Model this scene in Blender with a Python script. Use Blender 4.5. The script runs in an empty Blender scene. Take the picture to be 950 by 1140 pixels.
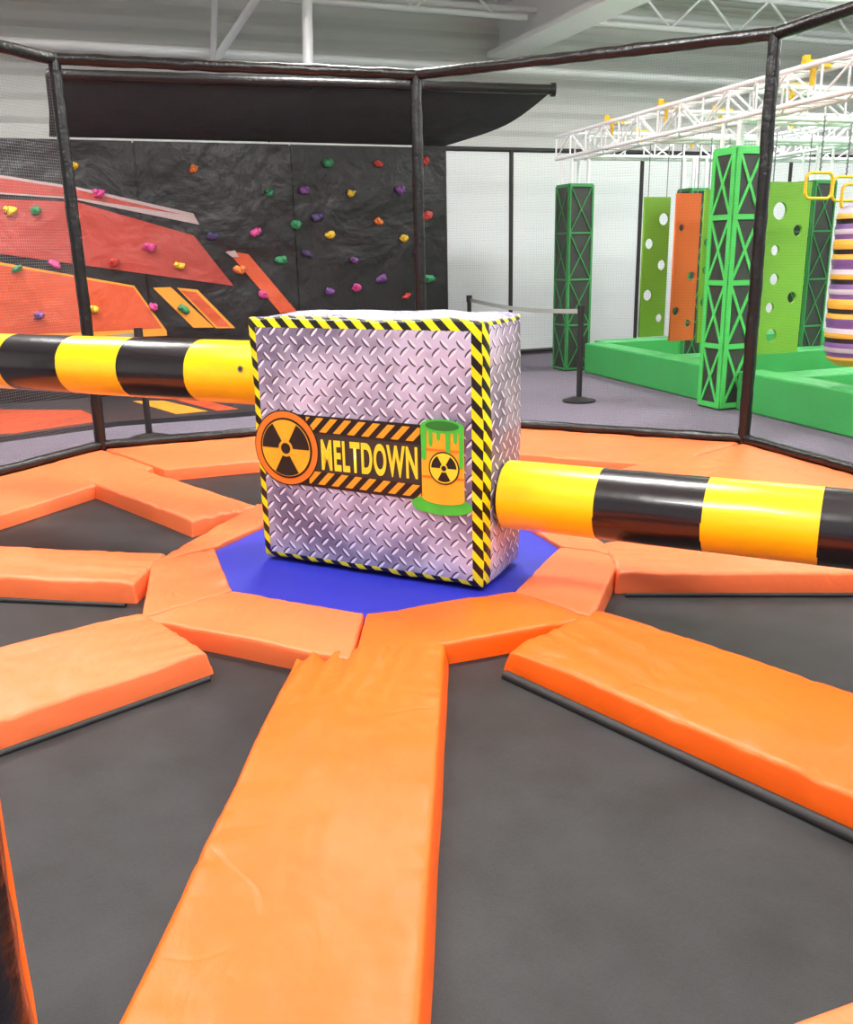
import bpy, bmesh, random
from math import *
from mathutils import Vector, Matrix, noise
random.seed(4)
scene=bpy.context.scene
scene.view_settings.view_transform='Standard'
scene.view_settings.look='None'

# ------------------------------------------------------------------ materials
def srgb(r,g,b):
    def c(v):
        v/=255.
        return v/12.92 if v<=.04045 else ((v+.055)/1.055)**2.4
    return (c(r),c(g),c(b),1)
def N(nt,t,**k):
    n=nt.nodes.new(t)
    for a,b in k.items(): setattr(n,a,b)
    return n
def newmat(name):
    m=bpy.data.materials.new(name);m.use_nodes=True
    return m,m.node_tree,m.node_tree.nodes['Principled BSDF']
def mat(name,col,rough=.5,metal=0,var=.12,vscale=3,bump=0,bscale=20,bdist=.01,spec=.5,stretch=None,coat=0,detail=4,bdetail=None,distort=0):
    m,nt,b=newmat(name);L=nt.links.new
    tc=N(nt,'ShaderNodeTexCoord');mp=N(nt,'ShaderNodeMapping');L(tc.outputs['Object'],mp.inputs[0])
    if stretch: mp.inputs['Scale'].default_value=stretch
    n=N(nt,'ShaderNodeTexNoise');n.inputs['Scale'].default_value=vscale;n.inputs['Detail'].default_value=detail;L(mp.outputs[0],n.inputs[0])
    mx=N(nt,'ShaderNodeMix',data_type='RGBA')
    mx.inputs[6].default_value=[c*(1-var) for c in col[:3]]+[1];mx.inputs[7].default_value=[min(1,c*(1+var)) for c in col[:3]]+[1]
    L(n.outputs[0],mx.inputs[0]);L(mx.outputs[2],b.inputs['Base Color'])
    b.inputs['Roughness'].default_value=rough;b.inputs['Metallic'].default_value=metal
    b.inputs['Specular IOR Level'].default_value=spec
    b.inputs['Coat Weight'].default_value=coat
    if bump:
        n2=N(nt,'ShaderNodeTexNoise');n2.inputs['Scale'].default_value=bscale;n2.inputs['Detail'].default_value=detail if bdetail is None else bdetail;n2.inputs['Distortion'].default_value=distort;L(mp.outputs[0],n2.inputs[0])
        bp=N(nt,'ShaderNodeBump');bp.inputs['Strength'].default_value=bump;bp.inputs['Distance'].default_value=bdist
        L(n2.outputs[0],bp.inputs['Height']);L(bp.outputs[0],b.inputs['Normal'])
    return m
def mth(nt,op,a,b=None,c=None):
    n=N(nt,'ShaderNodeMath',operation=op)
    for i,x in enumerate((a,b,c)):
        if x is None: continue
        if isinstance(x,(int,float)): n.inputs[i].default_value=x
        else: nt.links.new(x,n.inputs[i])
    return n.outputs[0]

def netmat(name,col,alpha,cell):
    m,nt,b=newmat(name);L=nt.links.new
    out=[n for n in nt.nodes if n.type=='OUTPUT_MATERIAL'][0]
    b.inputs['Base Color'].default_value=col;b.inputs['Roughness'].default_value=.9
    tr=N(nt,'ShaderNodeBsdfTransparent');mx=N(nt,'ShaderNodeMixShader')
    tc=N(nt,'ShaderNodeTexCoord');sp=N(nt,'ShaderNodeSeparateXYZ');L(tc.outputs['UV'],sp.inputs[0])
    w=sqrt(1-alpha)
    fu=mth(nt,'LESS_THAN',mth(nt,'FRACT',mth(nt,'MULTIPLY',sp.outputs[0],1/cell)),w)
    fv=mth(nt,'LESS_THAN',mth(nt,'FRACT',mth(nt,'MULTIPLY',sp.outputs[1],1/cell)),w)
    op=mth(nt,'MULTIPLY',fu,fv)
    L(mth(nt,'SUBTRACT',1,op),mx.inputs[0]);L(tr.outputs[0],mx.inputs[1]);L(b.outputs[0],mx.inputs[2]);L(mx.outputs[0],out.inputs[0])
    return m

def platemat(name,ua,va,tape):
    """printed diamond tread vinyl with hazard tape. ua,va: object axes; tape: list (axis,'lt'/'gt',value)"""
    m,nt,b=newmat(name);L=nt.links.new
    tc=N(nt,'ShaderNodeTexCoord');sp=N(nt,'ShaderNodeSeparateXYZ');L(tc.outputs['Object'],sp.inputs[0])
    u=sp.outputs[ua];v=sp.outputs[va]
    S=1/.060/sqrt(2)
    us=mth(nt,'MULTIPLY',mth(nt,'ADD',u,v),S);vs=mth(nt,'MULTIPLY',mth(nt,'SUBTRACT',u,v),S)
    iu=mth(nt,'FLOOR',us);iv=mth(nt,'FLOOR',vs)
    par=mth(nt,'ROUND',mth(nt,'MODULO',mth(nt,'ADD',mth(nt,'ADD',iu,iv),1000),2))
    fu=mth(nt,'SUBTRACT',mth(nt,'SUBTRACT',us,iu),.5);fv=mth(nt,'SUBTRACT',mth(nt,'SUBTRACT',vs,iv),.5)
    ip=mth(nt,'SUBTRACT',1,par)
    a=mth(nt,'ADD',mth(nt,'MULTIPLY',fu,par),mth(nt,'MULTIPLY',fv,ip))
    c=mth(nt,'ADD',mth(nt,'MULTIPLY',fv,par),mth(nt,'MULTIPLY',fu,ip))
    def ell(aa,cc,ra,rc): return mth(nt,'ADD',mth(nt,'POWER',mth(nt,'DIVIDE',mth(nt,'ABSOLUTE',aa),ra),2),mth(nt,'POWER',mth(nt,'DIVIDE',mth(nt,'ABSOLUTE',cc),rc),2))
    h=mth(nt,'SUBTRACT',1,ell(a,c,.5,.12)); hc=N(nt,'ShaderNodeClamp');L(h,hc.inputs[0])
    sh=N(nt,'ShaderNodeClamp');L(mth(nt,'SUBTRACT',1,ell(a,mth(nt,'ADD',c,.10),.5,.18)),sh.inputs[0])
    n=N(nt,'ShaderNodeTexNoise');n.inputs['Scale'].default_value=2.2;n.inputs['Detail'].default_value=3;L(tc.outputs['Object'],n.inputs[0])
    base=N(nt,'ShaderNodeValToRGB');base.color_ramp.elements[0].position=.38;base.color_ramp.elements[0].color=srgb(108,102,128)
    base.color_ramp.elements[1].position=.60;base.color_ramp.elements[1].color=srgb(198,190,214);L(n.outputs[0],base.inputs[0])
    m1=N(nt,'ShaderNodeMix',data_type='RGBA');L(mth(nt,'MINIMUM',mth(nt,'MULTIPLY',sh.outputs[0],4),.95),m1.inputs[0]);L(base.outputs[0],m1.inputs[6]);m1.inputs[7].default_value=srgb(52,46,68)
    m2=N(nt,'ShaderNodeMix',data_type='RGBA');L(mth(nt,'MINIMUM',mth(nt,'MULTIPLY',hc.outputs[0],4),.95),m2.inputs[0]);L(m1.outputs[2],m2.inputs[6]);m2.inputs[7].default_value=srgb(230,226,238)
    st=mth(nt,'LESS_THAN',mth(nt,'FRACT',mth(nt,'MULTIPLY',mth(nt,'ADD',u,v),1/.10)),.5)
    tcol=N(nt,'ShaderNodeMix',data_type='RGBA');L(st,tcol.inputs[0]);tcol.inputs[6].default_value=srgb(236,224,20);tcol.inputs[7].default_value=srgb(18,18,18)
    msk=None
    for ax,op,val in tape:
        t=mth(nt,'LESS_THAN' if op=='lt' else 'GREATER_THAN',sp.outputs[ax],val)
        msk=t if msk is None else mth(nt,'MAXIMUM',msk,t)
    m3=N(nt,'ShaderNodeMix',data_type='RGBA')
    if msk is not None: L(msk,m3.inputs[0])
    else: m3.inputs[0].default_value=0
    L(m2.outputs[2],m3.inputs[6]);L(tcol.outputs[2],m3.inputs[7]);L(m3.outputs[2],b.inputs['Base Color'])
    b.inputs['Roughness'].default_value=.34
    n2=N(nt,'ShaderNodeTexNoise');n2.inputs['Scale'].default_value=4.5;n2.inputs['Detail'].default_value=3;L(tc.outputs['Object'],n2.inputs[0])
    bp=N(nt,'ShaderNodeBump');bp.inputs['Strength'].default_value=.65;bp.inputs['Distance'].default_value=.035
    L(n2.outputs[0],bp.inputs['Height']);L(bp.outputs[0],b.inputs['Normal'])
    return m
def hazmat(name,ua,va,period,c1,c2,sign=1,rough=.4):
    m,nt,b=newmat(name);L=nt.links.new
    tc=N(nt,'ShaderNodeTexCoord');sp=N(nt,'ShaderNodeSeparateXYZ');L(tc.outputs['Object'],sp.inputs[0])
    st=mth(nt,'LESS_THAN',mth(nt,'FRACT',mth(nt,'MULTIPLY',mth(nt,'ADD',sp.outputs[ua],mth(nt,'MULTIPLY',sp.outputs[va],sign)),1/period)),.5)
    mx=N(nt,'ShaderNodeMix',data_type='RGBA');L(st,mx.inputs[0]);mx.inputs[6].default_value=c1;mx.inputs[7].default_value=c2
    L(mx.outputs[2],b.inputs['Base Color']);b.inputs['Roughness'].default_value=rough
    return m

def vinyl(name,col,rough=.4):
    """coated vinyl: fine weave + soft creases"""
    m,nt,b=newmat(name);L=nt.links.new
    tc=N(nt,'ShaderNodeTexCoord')
    n=N(nt,'ShaderNodeTexNoise');n.inputs['Scale'].default_value=2.2;n.inputs['Detail'].default_value=4;L(tc.outputs['Object'],n.inputs[0])
    mx=N(nt,'ShaderNodeMix',data_type='RGBA');mx.inputs[6].default_value=[c*.88 for c in col[:3]]+[1];mx.inputs[7].default_value=[min(1,c*1.10) for c in col[:3]]+[1]
    L(n.outputs[0],mx.inputs[0]);L(mx.outputs[2],b.inputs['Base Color'])
    b.inputs['Roughness'].default_value=rough;b.inputs['Specular IOR Level'].default_value=.38
    mp=N(nt,'ShaderNodeMapping');mp.inputs['Scale'].default_value=(1,.6,1);L(tc.outputs['Object'],mp.inputs[0])
    n1=N(nt,'ShaderNodeTexNoise');n1.inputs['Scale'].default_value=6;n1.inputs['Detail'].default_value=3;n1.inputs['Distortion'].default_value=.4;L(mp.outputs[0],n1.inputs[0])
    # sparse sharp creases, masked by a slow noise
    n3=N(nt,'ShaderNodeTexNoise');n3.inputs['Scale'].default_value=3.3;n3.inputs['Detail'].default_value=1;n3.inputs['Distortion'].default_value=.5;L(tc.outputs['Object'],n3.inputs[0])
    cr=mth(nt,'MINIMUM',mth(nt,'MULTIPLY',mth(nt,'ABSOLUTE',mth(nt,'SUBTRACT',n3.outputs[0],.5)),22),1)
    msk=N(nt,'ShaderNodeMapRange');msk.inputs[1].default_value=.5;msk.inputs[2].default_value=.62;n4=N(nt,'ShaderNodeTexNoise');n4.inputs['Scale'].default_value=2.1;L(mp.outputs[0],n4.inputs[0]);L(n4.outputs[0],msk.inputs[0])
    cr=mth(nt,'MULTIPLY',mth(nt,'SUBTRACT',cr,1),msk.outputs[0])
    n2=N(nt,'ShaderNodeTexNoise');n2.inputs['Scale'].default_value=260;n2.inputs['Detail'].default_value=1;L(tc.outputs['Object'],n2.inputs[0])
    b1=N(nt,'ShaderNodeBump');b1.inputs['Strength'].default_value=.45;b1.inputs['Distance'].default_value=.016;L(n1.outputs[0],b1.inputs['Height'])
    b3=N(nt,'ShaderNodeBump');b3.inputs['Strength'].default_value=.35;b3.inputs['Distance'].default_value=.005;L(cr,b3.inputs['Height']);L(b1.outputs[0],b3.inputs['Normal'])
    b2=N(nt,'ShaderNodeBump');b2.inputs['Strength'].default_value=.3;b2.inputs['Distance'].default_value=.001;L(n2.outputs[0],b2.inputs['Height']);L(b3.outputs[0],b2.inputs['Normal'])
    L(b2.outputs[0],b.inputs['Normal']);return m
ORANGE=vinyl('orange_vinyl',srgb(243,98,16),.42)
ORANGE_SHEEN=vinyl('orange_vinyl_sheen',srgb(236,116,66),.42)  # same orange vinyl, paler to paint the sheen into the colour
BLUE=mat('blue_vinyl',srgb(36,42,172),.5,var=.08,bump=.15,bscale=8)
def bedmat():
    m,nt,b=newmat('trampoline_bed_fabric');L=nt.links.new
    tc=N(nt,'ShaderNodeTexCoord')
    def nz(sc,det,st):
        mp=N(nt,'ShaderNodeMapping');mp.inputs['Scale'].default_value=st;mp.inputs['Rotation'].default_value=(0,0,.5);L(tc.outputs['Object'],mp.inputs[0])
        n=N(nt,'ShaderNodeTexNoise');n.inputs['Scale'].default_value=sc;n.inputs['Detail'].default_value=det;L(mp.outputs[0],n.inputs[0]);return n.outputs[0]
    a=nz(5,6,(1,1,1));w1=nz(60,4,(1,9,1));w2=nz(60,4,(9,1,1))
    v=mth(nt,'ADD',mth(nt,'MULTIPLY',a,.4),mth(nt,'MULTIPLY',mth(nt,'ADD',w1,w2),.3))
    r=N(nt,'ShaderNodeValToRGB');r.color_ramp.elements[0].position=.38;r.color_ramp.elements[0].color=srgb(14,15,16);r.color_ramp.elements[1].position=.62;r.color_ramp.elements[1].color=srgb(42,43,45)
    L(v,r.inputs[0]);L(r.outputs[0],b.inputs['Base Color']);b.inputs['Roughness'].default_value=.5;b.inputs['Specular IOR Level'].default_value=.36
    bp=N(nt,'ShaderNodeBump');bp.inputs['Strength'].default_value=.4;bp.inputs['Distance'].default_value=.002;L(mth(nt,'ADD',w1,w2),bp.inputs['Height']);L(bp.outputs[0],b.inputs['Normal'])
    return m
BED=bedmat()
BLK=mat('black_vinyl_wrap',srgb(15,15,16),.3,var=.3,vscale=8,bump=.5,bscale=30,bdist=.012)
BLKM=mat('black_matte',srgb(22,22,24),.6,var=.2)
CARPET=mat('speckled_carpet',srgb(110,104,116),.95,var=.45,vscale=60,bump=.3,bscale=150,bdist=.005,spec=.1,detail=8)
YEL=mat('yellow_vinyl',srgb(250,204,8),.28,var=.05,bump=.12,bscale=5,bdist=.02,coat=.3)
BLKV=mat('black_gloss_vinyl',srgb(24,22,26),.25,var=.2,bump=.15,bscale=5,bdist=.02,coat=.3)
WALLW=mat('white_wall',srgb(215,219,219),.8,var=.05)
CLIMB=mat('climbing_wall_vinyl',srgb(23,24,26),.36,var=.3,vscale=2,bump=.7,bscale=1.5,bdist=.12,detail=6,bdetail=5,distort=.3,spec=.45)
GREEN=mat('green_foam_vinyl',srgb(58,156,80),.5,var=.1,bump=.1,bscale=6)
GREEN2=mat('green_strip',srgb(72,190,88),.5,var=.06)
GREEN3=mat('green_strip_dark',srgb(52,138,72),.5,var=.06)
LIME=mat('lime_panel',srgb(112,164,44),.5,var=.08)
ORP=mat('orange_panel',srgb(226,104,40),.5,var=.06)
DARKV=mat('dark_print_vinyl',srgb(50,52,50),.45,var=.25,vscale=6)
WHITE=mat('white_painted_steel',srgb(232,234,236),.35,var=.04)
FABRIC=mat('black_shade_fabric',srgb(50,56,62),.75,var=.2,bump=.5,bscale=3,bdist=.08,spec=.2)
CHROME=mat('chain_steel',srgb(150,150,150),.3,metal=1,var=.05)

# ------------------------------------------------------------------ mesh builder
class MB:
    def __init__(s): s.v=[];s.f=[];s.m=[];s.sm=[];s.uv={}
    def add(s,vs,fs,mi=0,smooth=False):
        o=len(s.v);s.v+= [tuple(x) for x in vs]
        for f in fs: s.f.append([i+o for i in f]);s.m.append(mi);s.sm.append(smooth)
    def tube(s,p0,p1,r,mi=0,seg=12,r2=None,cap=True,rings=1,jit=0):
        p0=Vector(p0);p1=Vector(p1);d=(p1-p0)
        if d.length<1e-6:return
        q=d.to_track_quat('Z','Y');r2=r if r2 is None else r2
        vs=[];fs=[]
        for j in range(rings+1):
            t=j/rings
            for i in range(seg):
                a=2*pi*i/seg;rr=r+(r2-r)*t
                if jit: 
                    P=p0+d*t;rr*=1+jit*noise.noise(Vector((P.x*2+cos(a)*1.2,P.y*2+sin(a)*1.2,P.z*9+P.x*7)))
                vs.append(p0+d*t+q@Vector((cos(a)*rr,sin(a)*rr,0)))
        for j in range(rings):
            for i in range(seg):
                k=(i+1)%seg;fs.append([j*seg+i,j*seg+k,(j+1)*seg+k,(j+1)*seg+i])
        s.add(vs,fs,mi,True)
        if cap: s.add(vs[:seg],[list(range(seg))[::-1]],mi);s.add(vs[-seg:],[list(range(seg))],mi)
    def par(s,o,a,b,c,mi=0):
        o=Vector(o);a=Vector(a);b=Vector(b);c=Vector(c)
        vs=[o,o+a,o+a+b,o+b,o+c,o+a+c,o+a+b+c,o+b+c]
        s.add(vs,[[0,3,2,1],[4,5,6,7],[0,1,5,4],[1,2,6,5],[2,3,7,6],[3,0,4,7]],mi)
    def prism(s,pts,z0,z1,mi=0):
        n=len(pts);vs=[(x,y,z0) for x,y in pts]+[(x,y,z1) for x,y in pts]
        s.add(vs,[list(range(n))[::-1],list(range(n,2*n))]+[[i,(i+1)%n,(i+1)%n+n,i+n] for i in range(n)],mi)
    def blob(s,c,r,mi=0,seg=10,rg=7,jit=0,M=None):
        c=Vector(c);vs=[];fs=[]
        for j in range(rg+1):
            th=pi*j/rg
            for i in range(seg):
                a=2*pi*i/seg;d=Vector((sin(th)*cos(a),sin(th)*sin(a),cos(th)))
                k=1+jit*noise.noise(d*1.3+c*5)
                w=Vector((d.x*r[0]*k,d.y*r[1]*k,d.z*r[2]*k))
                vs.append(c+(M@w if M else w))
        for j in range(rg):
            for i in range(seg):
                k=(i+1)%seg;fs.append([j*seg+i,(j+1)*seg+i,(j+1)*seg+k,j*seg+k])
        s.add(vs,fs,mi,True)
    def pad(s,c00,c10,c11,c01,z0,z1,e,mi=0,wr=.004,seed=0,puff=0.0,step=.045,ends=(1,1),radial=0,slope=.012,wav=.004):
        """cushion: s-axis c00->c10 (length), t-axis c00->c01 (width); flat top, slightly battered sides, tight rounded edge"""
        c00,c10,c11,c01=[Vector(c) for c in (c00,c10,c11,c01)]
        Lx=((c10-c00).length+(c11-c01).length)/2;Ly=((c01-c00).length+(c11-c10).length)/2
        def samp(L):
            base=[0,slope*.5,slope,slope+.004,slope+.010,slope+.018,slope+.032,slope+.055];a=[x for x in base if x<L/2]
            nmid=max(2,int((L-2*a[-1])/step));mid=[a[-1]+(L-2*a[-1])*i/nmid for i in range(1,nmid)]
            return a+mid+[L-x for x in a[::-1]]
        xs=samp(Lx);ys=samp(Ly);vs=[];fs=[]
        def S(d):
            if d<=slope: return .86*d/slope
            t=min(1,(d-slope)/e);return .86+.14*sqrt(max(0,1-(1-t)**2))
        for x in xs:
            for y in ys:
                u=x/Lx;v=y/Ly
                p=(c00*(1-u)+c10*u)*(1-v)+(c01*(1-u)+c11*u)*v
                dx=min(x if ends[0] else 9,Lx-x if ends[1] else 9);dy=min(y,Ly-y)
                h=min(S(dx),S(dy)) if min(dx,dy)<slope else S(dx)*S(dy)
                q=Vector((p.x,p.y,seed))
                w=wr*(noise.noise(q*3)*1.1+noise.noise(q*8+Vector((3,1,5)))*.7+noise.noise(q*19)*.3)
                pk=noise.noise(Vector((x*13,seed+(5 if y<Ly/2 else 0),dy*3)));ee=exp(-(dy/.08))*.018*(min(0,pk+.12))
                px_=noise.noise(Vector((y*13,seed+3,dx*3)));ee+=exp(-(dx/.08))*.018*(min(0,px_+.12)) if ends[0] or x>Lx/2 else 0
                if radial:
                    f=noise.noise(Vector((v*7+x*1.5,x*1.2,seed+9)))
                    w+=radial*exp(-x/.22)*(.5-abs(f)*3.2)
                z=z0+(z1-z0)*h+(h**3)*(w+ee+puff*sin(pi*v))
                ed=wav*noise.noise(q*3+Vector((7,7,7)))*(1 if dy<.1 else 0.4)
                vs.append((p.x+ed,p.y+ed,z))
        ny=len(ys)
        for i in range(len(xs)-1):
            for j in range(ny-1):
                fs.append([i*ny+j,(i+1)*ny+j,(i+1)*ny+j+1,i*ny+j+1])
        a=(c10-c00).x*(c01-c00).y-(c10-c00).y*(c01-c00).x
        if a<0: fs=[f[::-1] for f in fs]
        s.add(vs,fs,mi,True)
    def obj(s,name,mats,parent=None,loc=None,rotz=0,solid=None):
        me=bpy.data.meshes.new(name);me.from_pydata(s.v,[],s.f)
        for m in mats: me.materials.append(m)
        for p,mi,sm in zip(me.polygons,s.m,s.sm): p.material_index=mi;p.use_smooth=sm
        me.update()
        o=bpy.data.objects.new(name,me);scene.collection.objects.link(o)
        if loc: o.location=loc
        o.rotation_euler[2]=rotz
        if parent: o.parent=parent
        return o
def empty(name,loc=(0,0,0),rotz=0):
    o=bpy.data.objects.new(name,None);scene.collection.objects.link(o);o.location=loc;o.rotation_euler[2]=rotz;return o
def uvplane(name,p0,p1,z0,z1,m,parent=None):
    """vertical sheet p0->p1 with UV in metres"""
    p0=Vector(p0);p1=Vector(p1);L=(p1-p0).length
    me=bpy.data.meshes.new(name)
    me.from_pydata([(p0.x,p0.y,z0),(p1.x,p1.y,z0),(p1.x,p1.y,z1),(p0.x,p0.y,z1)],[],[[0,1,2,3]])
    uv=me.uv_layers.new();
    for i,c in enumerate([(0,0),(L,0),(L,z1-z0),(0,z1-z0)]): uv.data[i].uv=c
    me.materials.append(m);o=bpy.data.objects.new(name,me);scene.collection.objects.link(o)
    if parent:o.parent=parent
    return o

# ------------------------------------------------------------------ layout constants (metres)
C=Vector((-.237,4.865));PHI=-.0572
def VP(R,k,lat=0):
    a=PHI+k*pi/4
    return Vector((C.x+R*sin(a)+lat*cos(a),C.y-R*cos(a)+lat*sin(a)))
A=Vector((.935,.355));B=Vector((-.355,.935))   # building axes
W0=Vector((.335,12.46));WD=Vector((.931,.365));WN=Vector((.365,-.931))  # climbing wall
def WP(s,z,off=0): p=W0+WD*s+WN*off;return Vector((p.x,p.y,z))
K0=Vector((2.1,14.9))
def KP(s,z,off=0): p=K0+A*s-B*off;return Vector((p.x,p.y,z))

# ------------------------------------------------------------------ room shell
mb=MB();n=8
ri=[VP(3.99,k) for k in range(8)];ro=[VP(26,k) for k in range(8)]
mb.add([(p.x,p.y,-.02) for p in ri]+[(p.x,p.y,-.02) for p in ro]+[(p.x,p.y,-.35) for p in ri],
   [[i,i+8,(i+1)%8+8,(i+1)%8] for i in range(8)]+[[i,(i+1)%8,(i+1)%8+16,i+16] for i in range(8)]+[list(range(16,24))])
mb.obj('floor',[CARPET])
H=5.4
def ribmat(name,col,axis,scale,depth):
    m=mat(name,col,.75,var=.04);nt=m.node_tree;L=nt.links.new;b=nt.nodes['Principled BSDF']
    tc=N(nt,'ShaderNodeTexCoord');sp=N(nt,'ShaderNodeSeparateXYZ');L(tc.outputs['Object'],sp.inputs[0])
    f=mth(nt,'ABSOLUTE',mth(nt,'SUBTRACT',mth(nt,'FRACT',mth(nt,'MULTIPLY',sp.outputs[axis],scale)),.5))
    f=mth(nt,'SMOOTH_MIN',f,.3,.1)
    bp=N(nt,'ShaderNodeBump');bp.inputs['Strength'].default_value=1;bp.inputs['Distance'].default_value=depth
    L(f,bp.inputs['Height']);L(bp.outputs[0],b.inputs['Normal']);return m
RIBW=ribmat('corrugated_wall',srgb(212,214,211),2,3.4,.14)
RIBC=ribmat('corrugated_deck',srgb(222,220,212),1,3.2,.14)
ang=atan2(A.y,A.x)
def local_wall(name,s0,s1,o0,o1,z0,z1,m):
    mb=MB();mb.par((s0,o0,z0),(s1-s0,0,0),(0,o1-o0,0),(0,0,z1-z0));return mb.obj(name,[m],loc=(K0.x,K0.y,0),rotz=ang)
local_wall('wall_back',-14,11,.9,1.1,-.02,H,RIBW)
local_wall('wall_left',-14.2,-14,-16,1.1,-.02,H,WALLW)
local_wall('wall_right',11,11.2,-16,1.1,-.02,H,WALLW)
local_wall('ceiling',-14.2,11.2,-16,1.1,H,H+.1,RIBC)
mb=MB()
def cgird(s0,o0,s1,o1,z0,z1,w):
    d=Vector((s1-s0,o1-o0)).normalized();nn=Vector((-d.y,d.x))*w/2
    mb.par((s0-nn.x,o0-nn.y,z0),(s1-s0,o1-o0,0),(nn.x*2,nn.y*2,0),(0,0,z1-z0))
cgird(-.5,.8,-.5,-15,4.5,4.58,.55);cgird(-.5,.8,-.5,-15,4.58,5.2,.12);cgird(-.5,.8,-.5,-15,5.2,5.3,.55)
mb.obj('ceiling_girder',[WHITE],loc=(K0.x,K0.y,0),rotz=ang)
for i,o in enumerate([-.6,-2.6,-4.6,-6.6]):
    mb=MB()
    for s0,s1 in((-13.9,-.8),(-.2,10.9)):
        mb.tube((s0,o,5.25),(s1,o,5.25),.05,seg=6);mb.tube((s0,o,4.75),(s1,o,4.75),.04,seg=6)
        x=s0;u=True
        while x<s1-.6:
            mb.tube((x,o,5.25 if u else 4.75),(x+.6,o,4.75 if u else 5.25),.02,seg=6);x+=.6;u=not u
    mb.obj('ceiling_truss_joist',[WHITE],loc=(K0.x,K0.y,0),rotz=ang)
mb=MB()
mb.tube((-4.2,-2,5.3),(-5.1,.2,4.1),.05);mb.tube((-5.2,-1.5,5.3),(-5.1,.2,4.1),.04);mb.tube((-4.0,-.8,5.3),(-4.05,-.8,3.9),.07)
mb.tube((-13.8,.3,4.25),(10.8,.3,4.25),.06);mb.tube((-13.8,-.4,4.9),(10.8,-.4,4.9),.04)
mb.tube((-6.6,.2,4.1),(-3.6,.2,4.1),.04)
mb.obj('ceiling_brace_pipes',[WHITE],loc=(K0.x,K0.y,0),rotz=ang)

LM=bpy.data.materials.new('lamp_lens');LM.use_nodes=True
e=LM.node_tree.nodes['Principled BSDF'];e.inputs['Emission Color'].default_value=(1,.98,.94,1);e.inputs['Emission Strength'].default_value=6
for s in(-8.5,-4.3,1.5,6):
    for o in(-3.6,-8,-12.5):
        P=K0+A*s+B*o
        mb=MB();mb.par((-.6,-.2,0),(1.2,0,0),(0,.4,0),(0,0,.1),0);mb.par((-.56,-.16,-.012),(1.12,0,0),(0,.32,0),(0,0,.01),1)
        for x in(-.5,.5): mb.tube((x,0,.1),(x,0,.72),.008,0,6)
        mb.obj('high_bay_lamp',[WHITE,LM],loc=(P.x,P.y,4.68),rotz=ang)
        for up in(0,1):  # upward light is added fill to brighten the ceiling, not part of the lamp
            l=bpy.data.lights.new('hall_area_light','AREA');l.shape='RECTANGLE';l.size=1.4 if not up else 1.0;l.size_y=.6;l.energy=172 if not up else 150;l.color=(1,.99,.975)
            lo=bpy.data.objects.new('hall_area_light' if not up else 'ceiling_fill_light',l);lo.location=(P.x,P.y,4.6 if not up else 4.82);lo.rotation_euler=(pi if up else 0,0,ang);scene.collection.objects.link(lo)
w=bpy.data.worlds.new('World');scene.world=w;w.use_nodes=True
w.node_tree.nodes['Background'].inputs[0].default_value=(.97,.98,1,1);w.node_tree.nodes['Background'].inputs[1].default_value=.8

# ------------------------------------------------------------------ trampoline arena
arena=empty('wipeout_trampoline')
mb=MB();mb.prism([VP(3.9,k) for k in range(8)],-.13,-.10);mb.obj('bed',[BED],arena)
mb=MB();mb.prism([VP(1.06,k) for k in range(8)],-.09,-.025);mb.obj('hub_mat',[BLUE],arena)
RO={0:VP(1.485,0),1:VP(1.475,1),7:VP(1.48,7),2:Vector((1.06,4.62)),6:Vector((-1.52,4.66)),3:VP(1.36,3),5:VP(1.36,5),4:VP(1.36,4)}
for k in range(8):
    mb=MB();b=(k+1)%8
    def sh(p,q,g=.001): return p+(q-p).normalized()*g
    ia,ib=VP(.985,k),VP(.985,b);oa,ob_=RO[k],RO[b]
    mb.pad(sh(ia,ib),sh(ib,ia),sh(ob_,oa),sh(oa,ob_),-.13,.0,.016,0,.006,seed=k*3.1,puff=.004,slope=.004,step=.025)
    mb.obj('hub_ring_pad_%d'%(k+1),[ORANGE if k in(0,) else ORANGE_SHEEN],arena)
# spoke table: r start, r end, lateral centre start/end, half width start/end
SP={0:(1.38,3.66,.045,.055,.355,.355),1:(1.41,3.55,-.20,-.23,.33,.36),-1:(1.42,3.55,.25,.15,.33,.44),2:(1.22,3.22,-.19,-.19,.30,.30),-2:(1.22,3.22,.36,.12,.27,.27),
    3:(1.30,3.2,-.12,-.12,.30,.30),-3:(1.25,3.2,.30,.36,.26,.26),4:(1.30,3.2,0,0,.34,.34)}
for kk,(r0,r1,l0,l1,hw,hw1) in SP.items():
    k=kk%8;mb=MB()
    tr=.05 if kk==0 else 0
    mb.pad(VP(r0+.06*(kk==0),k,l0-hw+tr),VP(r1,k,l1-hw1),VP(r1,k,l1+hw1),VP(r0-.05*(kk==0),k,l0+hw),-.12,.006 if kk else .003,.03,0,.006,seed=k*5.7,puff=.005,radial=.022 if kk==0 else .010,step=.018,slope=.02,ends=(1,1) if kk else (0,1))
    mb.obj('spoke_pad_%d'%(k+1),[ORANGE if kk in(0,1) else ORANGE_SHEEN],arena)
mb=MB()
for kk,sg in((1,-1),(2,-1),(-1,1),(-2,1)):
    r0,r1,l0,l1,hw,hw1=SP[kk]
    a=VP(r0+.05,kk,l0+sg*(hw+.035));b=VP(3.5,kk,l1+sg*(hw1+.035));mb.tube((a.x,a.y,-.095),(b.x,b.y,-.095),.024 if kk==1 else .014,0,8)
mb.obj('bed_frame_tube',[BLKM],arena)
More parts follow.
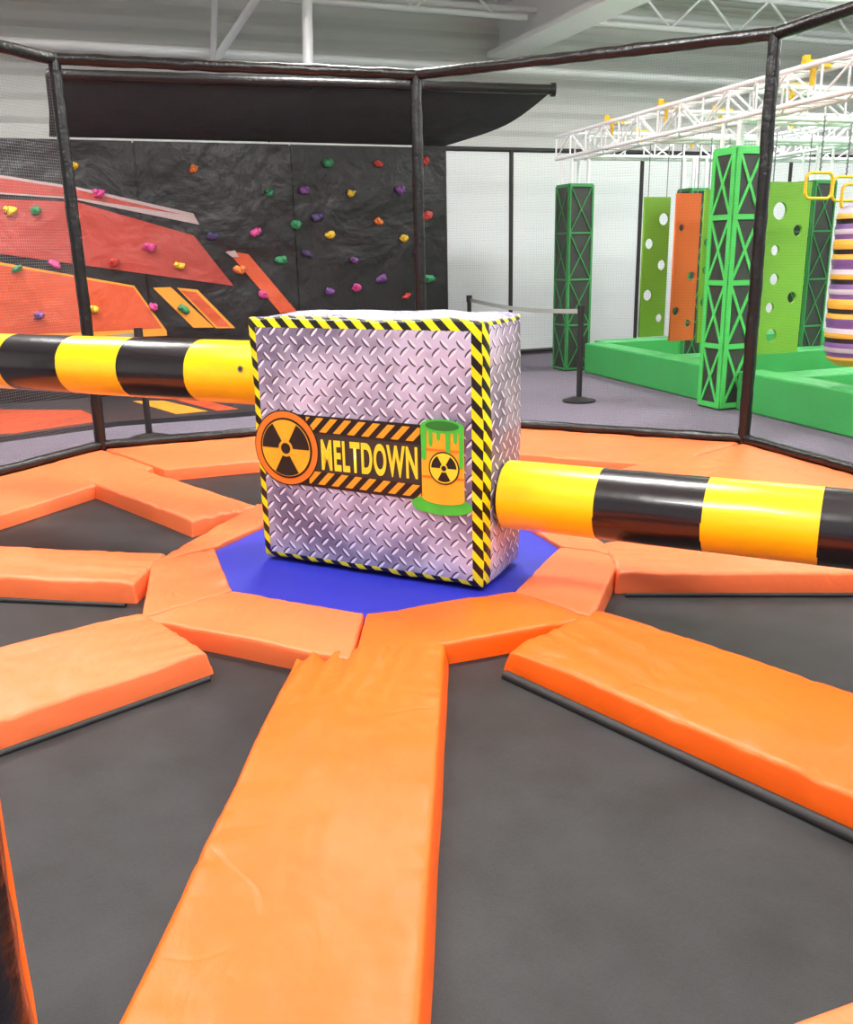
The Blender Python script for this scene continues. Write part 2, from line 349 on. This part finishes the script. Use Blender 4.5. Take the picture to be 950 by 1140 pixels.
for k in range(8):
    kk=k if k<4 else k-8
    narrow=kk in(0,-1)
    Ri=3.735 if narrow else (2.9 if kk in(-2,-3) else 2.76)
    mb=MB();mb.pad(VP(Ri,k),VP(Ri,k+1),VP(3.93,k+1),VP(3.93,k),-.12,.0,.03,0,.005,seed=k*2.3+40,puff=.005,step=.06)
    mb.obj('rim_pad_%d'%(k+1),[ORANGE_SHEEN],arena)

# net enclosure
enc=empty('net_enclosure')
mb=MB();HP=3.135;RN=3.948
pole=[VP(RN,k) for k in range(8)];pole[0]=Vector((-.590,.955))
for p in pole: mb.tube((p.x,p.y,-.02),(p.x,p.y,HP+.03),.05,0,14,rings=60,jit=.16)
for k in range(8):
    a=pole[k];b=pole[(k+1)%8]
    mb.tube((a.x,a.y,HP),(b.x,b.y,HP),.046,0,14,rings=60,jit=.18)
    if k not in(0,7): mb.tube((a.x,a.y,.03),(b.x,b.y,.03),.042,0,12,rings=50,jit=.15)
mb.obj('padded_frame',[BLK],enc)
mb=MB();mb.tube((-.614,1.0,-.01),(-.614,1.0,1.25),.055,0,16,rings=20,jit=.05);mb.obj('entry_post_sleeve',[ORANGE],enc)
NET=netmat('black_netting',srgb(70,70,72),.045,.022);NETHAZE=netmat('netting_lit_haze',srgb(130,132,135),.12,.022)  # second net is the same netting, lightened to paint in lit haze
for k in(1,2,3,4,5,6):
    uvplane('net_panel_%d'%k,pole[k],pole[(k+1)%8],.05,HP-.02,NETHAZE if k==5 else NET,enc)
# ------------------------------------------------------------------ sweeper (box + arms)
TH=-.4652;U=Vector((cos(TH),sin(TH)));sw=empty('meltdown_sweeper',(-.316,4.459,0),TH)
bw,bd,bh=1.324,.5,1.30
me=bpy.data.meshes.new('padded_box');bm=bmesh.new()
bmesh.ops.create_cube(bm,size=1)
for v in bm.verts: v.co=Vector((v.co.x*bw,(v.co.y+.5)*bd,(v.co.z+.5)*bh))
bmesh.ops.bevel(bm,geom=list(bm.edges),offset=.016,segments=2,affect='EDGES',profile=.5)
bmesh.ops.subdivide_edges(bm,edges=[e for e in bm.edges if e.calc_length()>.2],cuts=22,use_grid_fill=True)
for v in bm.verts:
    x,y,z=v.co.x/(bw/2),(v.co.y-bd/2)/(bd/2),(v.co.z-bh/2)/(bh/2)
    q=Vector(v.co)*3.5
    if y<.97:
        if abs(x)>.97: v.co.x+=(.018*(1-z*z)*(1-y*y)*1+.008*noise.noise(q))*(1 if x>0 else -1)
    if y>.97: v.co.y+=.01*noise.noise(q)+.02*(1-x*x)*(1-z*z)
    if z>.97: v.co.z+=.018*noise.noise(q*1.5)+.012*(1-x*x)*(1-y*y)
    if abs(x)>.97 and y<-.9: v.co.x+=.006*noise.noise(q*3)
    if z<-.97: v.co.z+=.01*noise.noise(q*2)
PF=platemat('plate_print_front',0,2,[(0,'lt',-bw/2+.045),(0,'gt',bw/2-.06),(2,'gt',bh-.05),(2,'lt',.03)])
PS=platemat('plate_print_side',1,2,[(1,'lt',.075),(2,'gt',bh-.03)])
PT=platemat('plate_print_top',0,1,[(1,'lt',.05)])
for m in(PF,PS,PT): me.materials.append(m)
for f in bm.faces:
    nn=f.normal;ax=max(range(3),key=lambda i:abs(nn[i]));f.material_index={1:0,0:1,2:2}[ax];f.smooth=True
bm.to_mesh(me);bm.free()
o=bpy.data.objects.new('padded_box',me);scene.collection.objects.link(o);o.parent=sw
LOG_B=mat('logo_black',srgb(28,24,22),.4,var=.1);LOG_O=mat('logo_orange',srgb(232,122,35),.4,var=.15,vscale=8);LOG_Y=mat('logo_yellow',srgb(250,218,50),.4,var=.05)
LOG_G=mat('logo_green',srgb(70,190,60),.4,var=.2,vscale=15);LOG_GR=mat('logo_charcoal',srgb(54,48,44),.4,var=.2,vscale=8);LOG_H=hazmat('logo_hazard',0,2,.085,srgb(240,158,35),srgb(25,22,20),-1)
LOG_D=mat('logo_dark_green',srgb(40,120,45),.4);LOG_BY=mat('logo_barrel',srgb(244,174,40),.4,var=.2,vscale=7)
lg=MB()
def poly(pts,y,mi): lg.add([(x,-y,z) for x,z in pts],[list(range(len(pts)))],mi)
def disc(cx,cz,rx,rz,y,mi,n=48): poly([(cx+rx*cos(2*pi*i/n),cz+rz*sin(2*pi*i/n)) for i in range(n)],y,mi)
def trefoil(cx,cz,r,y,mi,disk=.2,inn=.3,rot=90):
    disc(cx,cz,r*disk,r*disk,y,mi,24)
    for k in range(3):
        a0=radians(rot+k*120-30);P=[(cx+r*cos(a0+radians(60)*i/12),cz+r*sin(a0+radians(60)*i/12)) for i in range(13)]
        P+=[(cx+r*inn*cos(a0+radians(60)*i/6),cz+r*inn*sin(a0+radians(60)*i/6)) for i in range(6,-1,-1)]
        poly(P,y,mi)
poly([(-.40,.43),(.34,.42),(.34,.80),(-.40,.81)],.004,0)
poly([(-.33,.725),(.33,.715),(.33,.785),(-.33,.80)],.006,4);poly([(-.33,.445),(.33,.435),(.33,.495),(-.33,.515)],.006,4)
poly([(-.36,.515),(.33,.50),(.33,.70),(-.36,.72)],.0065,3)
cx,cz=-.462,.625
disc(cx,cz,.203,.203,.008,0);disc(cx,cz,.196,.196,.010,1);disc(cx,cz,.163,.163,.012,0);disc(cx,cz,.152,.152,.014,7)
trefoil(cx,cz,.148,.016,0,rot=270)
bx=.452
disc(bx-.01,.405,.165,.05,.0075,5);disc(bx-.11,.385,.05,.02,.0078,5)
poly([(bx-.115,.44),(bx+.115,.44),(bx+.115,.80),(bx-.115,.80)],.010,7);disc(bx,.44,.115,.03,.0098,7);disc(bx,.80,.115,.035,.012,5);disc(bx,.802,.09,.024,.013,6)
poly([(bx-.115,.675),(bx+.115,.675),(bx+.115,.688),(bx-.115,.688)],.0112,1);poly([(bx-.115,.54),(bx+.115,.54),(bx+.115,.552),(bx-.115,.552)],.0112,1)
for x,l,w_ in((-.1,.16,.016),(-.062,.09,.012),(-.02,.06,.012),(.03,.12,.014),(.07,.07,.012),(.1,.19,.013)):
    poly([(bx+x-w_,.80),(bx+x-w_*.8,.80-l),(bx+x,.785-l),(bx+x+w_*.8,.80-l),(bx+x+w_,.80)],.0125,5)
disc(bx+.008,.595,.082,.082,.014,0,32);disc(bx+.008,.595,.075,.075,.0145,2,32);trefoil(bx+.008,.595,.068,.0155,0,rot=270)
lg.obj('logo_print',[LOG_B,LOG_O,LOG_Y,LOG_GR,LOG_H,LOG_G,LOG_D,LOG_BY],sw)
def text(body,m,y,off):
    cu=bpy.data.curves.new('logo_text','FONT');cu.body=body;cu.size=.26;cu.align_x='CENTER';cu.offset=off;cu.space_character=1.12
    t=bpy.data.objects.new('logo_text',cu);scene.collection.objects.link(t)
    bpy.context.view_layer.update();dg=bpy.context.evaluated_depsgraph_get()
    mm=bpy.data.meshes.new_from_object(t.evaluated_get(dg));bpy.data.objects.remove(t)
    xs=[v.co.x for v in mm.vertices];zs=[v.co.y for v in mm.vertices]
    sx=.56/(max(xs)-min(xs));sz=.165/(max(zs)-min(zs));mxx=(max(xs)+min(xs))/2;mz=(max(zs)+min(zs))/2
    for v in mm.vertices: v.co=Vector(((v.co.x-mxx)*sx+.035,-y,(v.co.y-mz)*sz+.607))
    mm.materials.clear();mm.materials.append(m)
    ob=bpy.data.objects.new('logo_text',mm);scene.collection.objects.link(ob);ob.parent=sw
text('MELTDOWN',LOG_Y,.0095,.009)
def arm(name,x0,dirx,z,L,r,cols,seg_len):
    mb=MB();seg=48;x=0;i=0;y=.25
    mb.tube((x0-dirx*.02,y,z),(x0+dirx*.05,y,z),r*.82,1,seg)
    x=.03
    while x<L:
        x1=min(x+seg_len,L)
        mb.tube((x0+dirx*x,y,z),(x0+dirx*x1,y,z),r,cols[i%2],seg,rings=8,jit=.012,cap=(x==.03 or x1==L))
        if x1<L: mb.tube((x0+dirx*(x1-.004),y,z),(x0+dirx*(x1+.004),y,z),r*1.003,1,seg,cap=False)
        x=x1;i+=1
    mb.blob((x0+dirx*L,y,z),(.05,r*.98,r*.98),cols[(i-1)%2],seg=24,rg=12)
    g=Vector((0,-cos(.25),sin(.25)));c=Vector((x0+dirx*.13,y,z))
    if dirx<0: mb.tube(c+g*(r-.006),c+g*(r+.004),.017,2,16);mb.tube(c+g*(r+.004),c+g*(r+.005),.008,1,12)
    mb.obj(name,[YEL,BLKV,CHROME],sw)
arm('arm_upper',-bw/2,-1,.975,2.6,.178,[0,1],.50);arm('arm_lower',bw/2,1,.425,2.6,.172,[0,1],.485)

# ------------------------------------------------------------------ climbing wall
cw=empty('climbing_wall')
mb=MB();pan=[-9.5,-7.6,-5.72,-3.87,-2.04,-.0]
for a,b in zip(pan[:-1],pan[1:]):
    p=WP(a+.012,0);mb.par(p,(WD*(b-a-.024)).to_3d(),(-WN*.12).to_3d(),(0,0,2.9))
mb.par(WP(-9.5,0,-.02),(WD*9.5).to_3d(),(-WN*.12).to_3d(),(0,0,2.88),0)
mb.obj('wall_panels',[CLIMB],cw)
def pm(n,c): return mat(n,c,.42,var=.32,vscale=1.0,bump=.7,bscale=1.5,bdist=.12,bdetail=5,distort=.3)
G_RED=pm('print_red',srgb(160,60,50));G_OR=pm('print_orange',srgb(192,78,42))
G_W=mat('print_pale',srgb(165,148,148),.5);G_Y=mat('print_amber',srgb(222,146,44),.5)
g=MB()
def gp(pts,off,mi): g.add([WP(s,z,off) for s,z in pts],[list(range(len(pts)))],mi)
gp([(-9.4,2.62),(-5.34,2.27),(-4.55,2.24),(-3.28,1.86),(-2.85,1.26),(-5.42,1.69),(-9.4,2.0)],.012,0)
gp([(-9.4,2.86),(-5.31,2.52),(-4.53,2.40),(-3.26,2.11),(-3.20,1.98),(-4.59,2.27),(-5.34,2.32),(-9.4,2.68)],.012,2)
gp([(-9.4,2.83),(-5.31,2.49),(-4.53,2.37),(-3.4,2.10),(-4.59,2.29),(-5.34,2.34),(-9.4,2.72)],.014,0)
gp([(-9.4,2.0),(-5.43,1.60),(-4.02,1.30),(-3.70,.76),(-3.7,.70),(-9.4,.75)],.012,3);gp([(-9.4,1.96),(-5.43,1.57),(-4.03,1.28),(-3.75,.79),(-9.4,.80)],.014,1)
gp([(-3.81,1.27),(-3.60,1.27),(-3.13,.77),(-3.38,.78)],.012,3);gp([(-3.53,1.26),(-3.29,1.23),(-2.87,.75),(-3.11,.76)],.012,3);gp([(-3.49,1.23),(-3.31,1.20),(-2.93,.77),(-3.09,.78)],.014,1)
gp([(-2.90,1.68),(-2.64,1.63),(-2.06,.90),(-2.29,.91)],.012,1);gp([(-2.92,1.66),(-2.84,1.60),(-2.76,1.60),(-2.80,1.68)],.014,2)
g.obj('printed_graphics',[G_RED,G_OR,G_W,G_Y],cw)
HC={'y':srgb(228,192,56),'o':srgb(222,122,54),'g':srgb(50,136,90),'r':srgb(186,60,50),'p':srgb(112,70,136),'m':srgb(198,70,136),'d':srgb(66,52,100)}
HMs={k:mat('hold_resin_'+k,v,.5,var=.1) for k,v in HC.items()};hk=list(HMs)
holds=[(-4.53,2.62,'y'),(-3.21,2.61,'o'),(-1.58,2.69,'g'),(-.92,2.69,'r'),(-1.29,2.34,'y'),(-.64,2.38,'p'),(-.27,2.07,'r'),(-1.90,2.37,'p'),(-.29,2.73,'r'),(-3.80,1.73,'m'),(-2.54,1.88,'m'),(-3.06,1.84,'d'),(-2.25,1.55,'g'),(-1.59,1.84,'y'),(-1.63,1.15,'p'),(-1.90,1.62,'d'),(-1.29,1.53,'p'),(-1.27,1.19,'m'),(-.92,1.29,'p'),(-.60,1.79,'y'),(-.94,2.0,'o'),(-4.86,1.56,'m'),(-5.26,1.52,'g'),(-4.22,1.57,'r'),(-3.47,1.51,'y'),(-2.77,1.45,'o'),(-3.47,1.0,'g'),(-3.83,1.04,'m'),(-2.50,1.14,'m'),(-4.30,2.33,'m'),(-4.99,2.14,'g'),(-.25,1.27,'g'),(-.59,1.05,'r'),(-5.25,2.14,'y'),(-2.02,1.97,'g'),(-2.33,2.34,'g'),(-1.0,.6,'y'),(-2.4,.6,'r'),(-4.6,.6,'g'),(-6.1,2.2,'y'),(-6.4,1.4,'m'),(-7.3,1.9,'o'),(-8.2,1.2,'g'),(-5.1,1.0,'p'),(-4.5,1.05,'y'),(-3.2,.45,'p'),(-1.75,2.05,'d'),(-.4,1.6,'d')]
h=MB();R3=Matrix(((WD.x,WN.x,0),(WD.y,WN.y,0),(0,0,1)))
for s,z,c in holds:
    r=.045+random.random()*.018;rot=R3@Matrix.Rotation(random.uniform(-.7,.7),3,'Y')
    h.blob(WP(s,z,.02),(r*1.25,.05,r*.8),hk.index(c),jit=.55,M=rot)
    h.blob(WP(s+random.uniform(-.05,.05),z+.02,.045),(r*.6,.04,r*.55),hk.index(c),jit=.5,M=rot)
h.obj('climbing_holds',[HMs[k] for k in hk],cw)
# overhanging shade on pipe
sh_=empty('overhead_shade')
mb=MB();pa=Vector((-3.75,10.0,3.42));pb=Vector((1.57,11.3,3.38));mb.tube(pa,pb,.055,0,12,rings=50,jit=.12);mb.tube(pb-Vector((.03,0,0)),pb+Vector((.02,.004,0)),.075,0,12)
mb.tube(pa,WP(-4.7,2.93,.02),.02,0,8);mb.tube(pa.lerp(pb,.5),WP(-2.3,2.93,.02),.02,0,8)
mb.obj('pipe',[BLK],sh_)
mb=MB();wa=WP(-4.75,2.92,.02);wb=WP(0,2.92,.02);vs=[];fs=[];nx,ny=40,14
for i in range(nx+1):
    for j in range(ny+1):
        a=i/nx;b=j/ny
        top=pa.lerp(pb,a);bot=wa.lerp(wb,a);p=top.lerp(bot,b)
        p.z-=.06*sin(pi*b)+.02*noise.noise(Vector((a*8,b*3,0)))*sin(pi*b);p.x+=.12*sin(pi*b)*max(0,(a-.6)/.4)**2
        vs.append(p)
for i in range(nx):
    for j in range(ny):
        q=i*(ny+1)+j;fs.append([q,q+ny+1,q+ny+2,q+1])
mb.add(vs,fs,0,True);mb.obj('fabric',[FABRIC],sh_)
# striped landing mat
mb=MB();mb.prism([(-7.6,7.6),(-4.0,8.25),(-3.1,9.0),(-2.0,9.35),(.6,10.6),(.9,12.2),(.36,12.36),(-8.35,8.95)],-.02,.03,0)
for P,mi in(([(-7,8.9),(-5.04,9.95),(-3.75,9.75),(-3.25,9.05),(-3.9,8.45),(-6.6,7.95)],1),([(-3.35,10.3),(-3.0,10.3),(-2.31,9.5),(-2.6,9.35)],2),([(-2.85,10.3),(-2.6,10.35),(-2.0,9.6),(-2.2,9.5)],1)):
    mb.prism(P,.03,.034,mi)
mb.obj('landing_mat',[mat('black_mat_vinyl',srgb(48,46,50),.45),G_OR,G_Y])

# ------------------------------------------------------------------ back netting frame
bf=empty('back_net_frame');mb=MB()
for s in(-1.85,-.74,1.61,4.63,7.5): mb.tube(KP(s,-.02),KP(s,3.1),.035,0,10)
mb.tube(KP(-2.2,3.08),KP(7.5,3.08),.035,0,10);mb.tube(KP(-1.85,.04),KP(7.5,.04),.03,0,10)
mb.obj('frame',[BLKM],bf)
SCR=netmat('white_scrim',srgb(222,227,229),.86,.03)
uvplane('scrim',KP(-1.85,0).xy,KP(7.5,0).xy,.05,3.05,SCR,bf)

# ------------------------------------------------------------------ ninja course
def truss(name,p0,p1,size=.28,mi=0):
    mb=MB();p0=Vector(p0);p1=Vector(p1);d=(p1-p0).normalized();L=(p1-p0).length
    sd=d.cross(Vector((0,0,1))).normalized()*size/2;up=Vector((0,0,size/2))
    cs=[sd+up,-sd+up,-sd-up,sd-up]
    for c in cs: mb.tube(p0+c,p1+c,.024,0,8)
    n=max(1,int(L/.42))
    for i in range(n):
        a=p0+d*(L*i/n);b=p0+d*(L*(i+1)/n)
        for j in range(4):
            c1,c2=cs[j],cs[(j+1)%4]
            if i%2: c1,c2=c2,c1
            mb.tube(a+c1,b+c2,.011,0,6);mb.tube(a+cs[j],a+cs[(j+1)%4],.011,0,6)
    return mb
rig=empty('ninja_course_truss')
def V3(p,z): return Vector((p.x,p.y,z))
Q1=Vector((2.08,12.75));Q2=Vector((3.13,9.42));ld=(Q2-Q1).normalized();pe=Vector((-ld.y,ld.x))
if pe.x<0: pe=-pe
i=0
def addt(a,b,z): 
    global i;i+=1;truss('t',V3(a,z),V3(b,z)).obj('truss_%d'%i,[WHITE],rig)
zt=2.92
addt(Q1-ld*.3,Q2+ld*4.2,zt);addt(Q1+pe*.2,Q1+pe*5.2,zt);addt(Q2+pe*.2,Q2+pe*5.2,zt);addt(Q2+ld*2.3+pe*.2,Q2+ld*2.3+pe*4,zt);addt(Q1+pe*3-ld*.3,Q2+pe*3+ld*3,zt);addt(Q1+ld*1.9+pe*.2,Q1+ld*1.9+pe*5,zt)
mb=MB();YC=mat('yellow_clamp',srgb(235,190,30),.4)
for q in(Q1+pe*1.0,Q1+pe*1.8,Q1+ld*1.0,Q1+ld*2.2,Q2+pe*.6,Q2+pe*1.6,Q2+ld*1.0,Q2+ld*2.0,Q1+ld*1.9+pe*.9,Q1+ld*1.9+pe*1.9):
    p=V3(q,zt+.14);mb.par(p-Vector((.11,.05,0)),(.22,0,0),(0,.1,0),(0,0,.06));mb.par(p-Vector((.04,.04,.14)),(.03,0,0),(0,.05,0),(0,0,.14));mb.par(p+Vector((-.11,-.03,.06)),(.05,0,0),(0,.06,0),(0,0,.04))
mb.obj('clamps',[YC],rig)
def pillar(cen,w,hh,rows,sw_,gm):
    mb=MB();a=A*w;b=B*w;o=cen-A*w/2-B*w/2
    mb.par((o.x,o.y,-.02),(a.x,a.y,0),(b.x,b.y,0),(0,0,hh+.02),0)
    faces=[(o,A,-B),(o+b,A*1,B),(o,B,-A),(o+a,B,A)]
    for org,dr,nr in faces:
        def strip(u0,z0,u1,z1,ww,th=.012):
            p0=Vector((u0,z0));p1=Vector((u1,z1));d=(p1-p0).normalized();nn=Vector((-d.y,d.x))*ww/2
            q=[p0-nn,p1-nn,p1+nn,p0+nn]
            def T(pt,t): x=min(max(pt.x,0),w);g=org+dr*x+nr*t;return (g.x,g.y,min(max(pt.y,0),hh))
            mb.add([T(k,0.001) for k in q]+[T(k,th) for k in q],[[0,1,2,3],[7,6,5,4],[0,4,5,1],[1,5,6,2],[2,6,7,3],[3,7,4,0]],1)
        e=sw_
        strip(e/2,0,e/2,hh,e,.014);strip(w-e/2,0,w-e/2,hh,e,.014)
        for r in range(rows+1):
            z=min(max(hh*r/rows,e/2),hh-e/2);strip(0,z,w,z,e,.013)
        for r in range(rows):
            z0=hh*r/rows;z1=hh*(r+1)/rows;strip(e/2,z0,w-e/2,z1,e*.6);strip(e/2,z1,w-e/2,z0,e*.6,.0125)
    mb.par((o.x,o.y,hh),(a.x,a.y,0),(b.x,b.y,0),(0,0,.02),1)
    for sx in(.15,.85):
        for sy in(.15,.85):
            p=o+a*sx+b*sy;mb.tube((p.x,p.y,hh),(p.x,p.y,2.75),.02,2,8)
    ob=mb.obj('lattice_pillar',[DARKV,gm,WHITE]);return ob
pillar(Q1.copy(),.36,2.42,4,.022,GREEN3);pillar(Q2+Vector((0,-.05)),.34,2.5,4,.05,GREEN2);pillar(Vector((5.0,12.0)),.34,2.35,4,.022,GREEN3);pillar(Vector((3.75,13.0)),.3,2.35,4,.022,GREEN3)
mb=MB()
def wallseg(p,q,th,h,mi=0):
    d=(q-p).normalized();nn=Vector((-d.y,d.x))
    if nn.x<0: nn=-nn
    mb.par((p.x,p.y,-.02),(q.x-p.x,q.y-p.y,0),(nn.x*th,nn.y*th,0),(0,0,h+.02),mi)
wallseg(Q1+ld*.4,Q2-ld*.25,.30,.38);wallseg(Q2+ld*.25,Q2+ld*6,.30,.38)
mb.par(V3(Q1+ld*.4+pe*.3,-.02),(pe*5).to_3d(),(-ld*.3).to_3d(),(0,0,.40))
mb.par(V3(Q2+ld*.6+pe*.3,-.02),(pe*5).to_3d(),(-ld*.35).to_3d(),(0,0,.36))
mb.par(V3(Q2-ld*1.3+pe*.3,-.02),(pe*5).to_3d(),(-ld*.35).to_3d(),(0,0,.36))
mb.par(V3(Q1+ld*.4+pe*.35,-.02),(ld*9).to_3d(),(pe*5).to_3d(),(0,0,.10))
ob=mb.obj('green_foam_pit',[GREEN])
bv=ob.modifiers.new('b','BEVEL');bv.width=.025;bv.segments=3
def panel(name,cen,w,z0,z1,holes,m,top=2.77):
    cu=bpy.data.curves.new(name,'CURVE');cu.dimensions='2D';cu.fill_mode='BOTH';cu.extrude=.015
    def sp(pts):
        s=cu.splines.new('POLY');s.points.add(len(pts)-1)
        for i,p in enumerate(pts): s.points[i].co=(p[0],p[1],0,1)
        s.use_cyclic_u=True
    hh=z1-z0;sp([(-w/2,0),(w/2,0),(w/2,hh),(-w/2,hh)])
    for x,z,r in holes: sp([(x+r*cos(-2*pi*i/24),z+r*sin(-2*pi*i/24)) for i in range(24)])
    t=bpy.data.objects.new('tmp',cu);scene.collection.objects.link(t);bpy.context.view_layer.update()
    mm=bpy.data.meshes.new_from_object(t.evaluated_get(bpy.context.evaluated_depsgraph_get()));bpy.data.objects.remove(t)
    M=Matrix(((A.x,0,B.x,cen.x),(A.y,0,B.y,cen.y),(0,1,0,z0),(0,0,0,1)))
    mm.transform(M);mm.materials.clear();mm.materials.append(m)
    par=empty(name);o=bpy.data.objects.new('sheet',mm);scene.collection.objects.link(o);o.parent=par
    mb=MB()
    for sx in(-1,1):
        p=cen+A*(w/2-.05)*sx
        z=z1-.01
        while z<top-.06: mb.tube((p.x,p.y,z),(p.x,p.y,z+.035),.006,0,6);mb.tube((p.x-.008,p.y,z+.03),(p.x+.008,p.y,z+.045),.005,0,6);z+=.045
    mb.obj('chains',[CHROME],par)
panel('perforated_panel',Vector((2.82,11.25)),.36,.55,2.18,[(.1,1.38,.07),(-.09,1.1,.06),(.1,.85,.06),(-.08,.5,.065),(.1,.22,.05)],LIME)
panel('perforated_panel',Vector((3.12,11.0)),.34,.52,2.2,[(-.08,1.3,.04),(.09,.75,.055),(-.1,.35,.05),(.08,.2,.045)],ORP)
panel('perforated_panel',Vector((3.28,10.45)),.34,.55,2.2,[(0,1.4,.05),(-.1,1.1,.05),(-.1,.8,.05),(-.1,.45,.05)],LIME)
panel('perforated_panel',Vector((3.92,10.05)),.56,.45,2.24,[(-.12,1.5,.09),(-.14,1.1,.055),(-.12,.8,.06),(-.15,.5,.055),(-.1,.2,.07),(.14,1.3,.06),(.14,.6,.06)],LIME)
# punching bag
bag=MB();bc=Vector((3.85,8.05));prof=[(0,.56),(.16,.56),(.24,.62),(.27,.74),(.27,1.80),(.24,1.90),(.14,1.93),(0,1.93)]
seg=32
def rad(z):
    for (r0,z0),(r1,z1) in zip(prof,prof[1:]):
        if z0<=z<=z1 and z1>z0: return r0+(r1-r0)*(z-z0)/(z1-z0)
    return .16
zl=[.56+i*(1.37/66) for i in range(67)]
pal=[0,0,2,3,2,1,0,3,2,2,0,1]
for j in range(66):
    r0=max(.02,rad(zl[j]))*(1+.02*sin(j*1.05));r1=max(.02,rad(zl[j+1]))*(1+.02*sin((j+1)*1.05))
    bag.tube((bc.x,bc.y,zl[j]),(bc.x,bc.y,zl[j+1]),r0,pal[(j//2)%12],seg,r2=r1,cap=(j in(0,65)))
for a in range(3):
    p=(bc.x+.15*cos(a*2.1),bc.y+.15*sin(a*2.1),1.92);bag.tube(p,(bc.x,bc.y,2.3),.008,4,6)
bag.tube((bc.x,bc.y,2.28),(bc.x,bc.y,2.75),.01,4,6)
bag.obj('hanging_punch_bag',[mat('bag_yellow',srgb(220,172,60),.4),mat('bag_black',srgb(30,28,30),.4),mat('bag_purple',srgb(112,82,140),.4),mat('bag_white',srgb(195,190,198),.4),CHROME])
def handle(c,z0=2.25):
    mb=MB();pts=[]
    for (qx,qz,a0) in((.10,-.06,90),(.10,-.17,0),(-.10,-.17,-90),(-.10,-.06,-180)):
        for i in range(5): a=radians(a0-22.5*i);pts.append((qx+.06*cos(a),qz+.06*sin(a)))
    pts.append(pts[0])
    P=[Vector((c.x+A.x*x,c.y+A.y*x,z0+z)) for x,z in pts]
    for a,b in zip(P,P[1:]): mb.tube(a,b,.015,0,8)
    z=z0
    while z<2.725: mb.tube((c.x,c.y,z),(c.x,c.y,z+.04),.008,1,6);mb.tube((c.x-.012,c.y,z+.03),(c.x+.012,c.y,z+.05),.006,1,6);z+=.045
    mb.obj('yellow_trapeze_handle',[YC,CHROME])
handle(Vector((3.78,9.0)));handle(Vector((4.2,9.15)),2.15);handle(Vector((4.3,9.6)))

# ------------------------------------------------------------------ stanchions
BELT=mat('belt_webbing',srgb(150,155,150),.7)
def stan(p,h=1.0,belt=None):
    mb=MB();mb.tube((p.x,p.y,-.02),(p.x,p.y,.0),.18,0,32);mb.tube((p.x,p.y,0),(p.x,p.y,.035),.17,0,32,r2=.05)
    mb.tube((p.x,p.y,0),(p.x,p.y,h),.03,0,16);mb.tube((p.x,p.y,h-.09),(p.x,p.y,h),.04,0,16)
    if belt:
        q=belt;d=(q-p);n=12
        for i in range(n):
            t0,t1=i/n,(i+1)/n;f=lambda t:h-.06-.05*sin(pi*t)
            a=p+d*t0;b=p+d*t1
            mb.add([(a.x,a.y,f(t0)-.025),(b.x,b.y,f(t1)-.025),(b.x,b.y,f(t1)+.025),(a.x,a.y,f(t0)+.025)],[[0,1,2,3]],1)
    mb.obj('belt_stanchion',[BLKM,BELT])
S1=Vector((1.72,9.92));S2=Vector((.66,12.85));S3=Vector((-2.58,8.3))
stan(S1,1.02,S2);stan(S2,1.02,None);stan(S3,1.0,Vector((-4.9,7.5)));stan(Vector((-4.9,7.5)),1.0)
# ------------------------------------------------------------------ camera
pit=.2807;rol=-.0216
fw=Vector((0,cos(pit),-sin(pit)));r0=Vector((1,0,0));u0=Vector((0,sin(pit),cos(pit)))
rr=r0*cos(rol)+u0*sin(rol);uu=-r0*sin(rol)+u0*cos(rol)
cam=bpy.data.cameras.new('camera');cam.sensor_fit='VERTICAL';cam.sensor_height=36;cam.sensor_width=36;cam.lens=36*1000/1140;cam.clip_start=.02
co=bpy.data.objects.new('camera',cam);scene.collection.objects.link(co)
M=Matrix((rr,uu,-fw)).transposed().to_4x4();M.translation=Vector((0,0,1.6));co.matrix_world=M
scene.camera=co
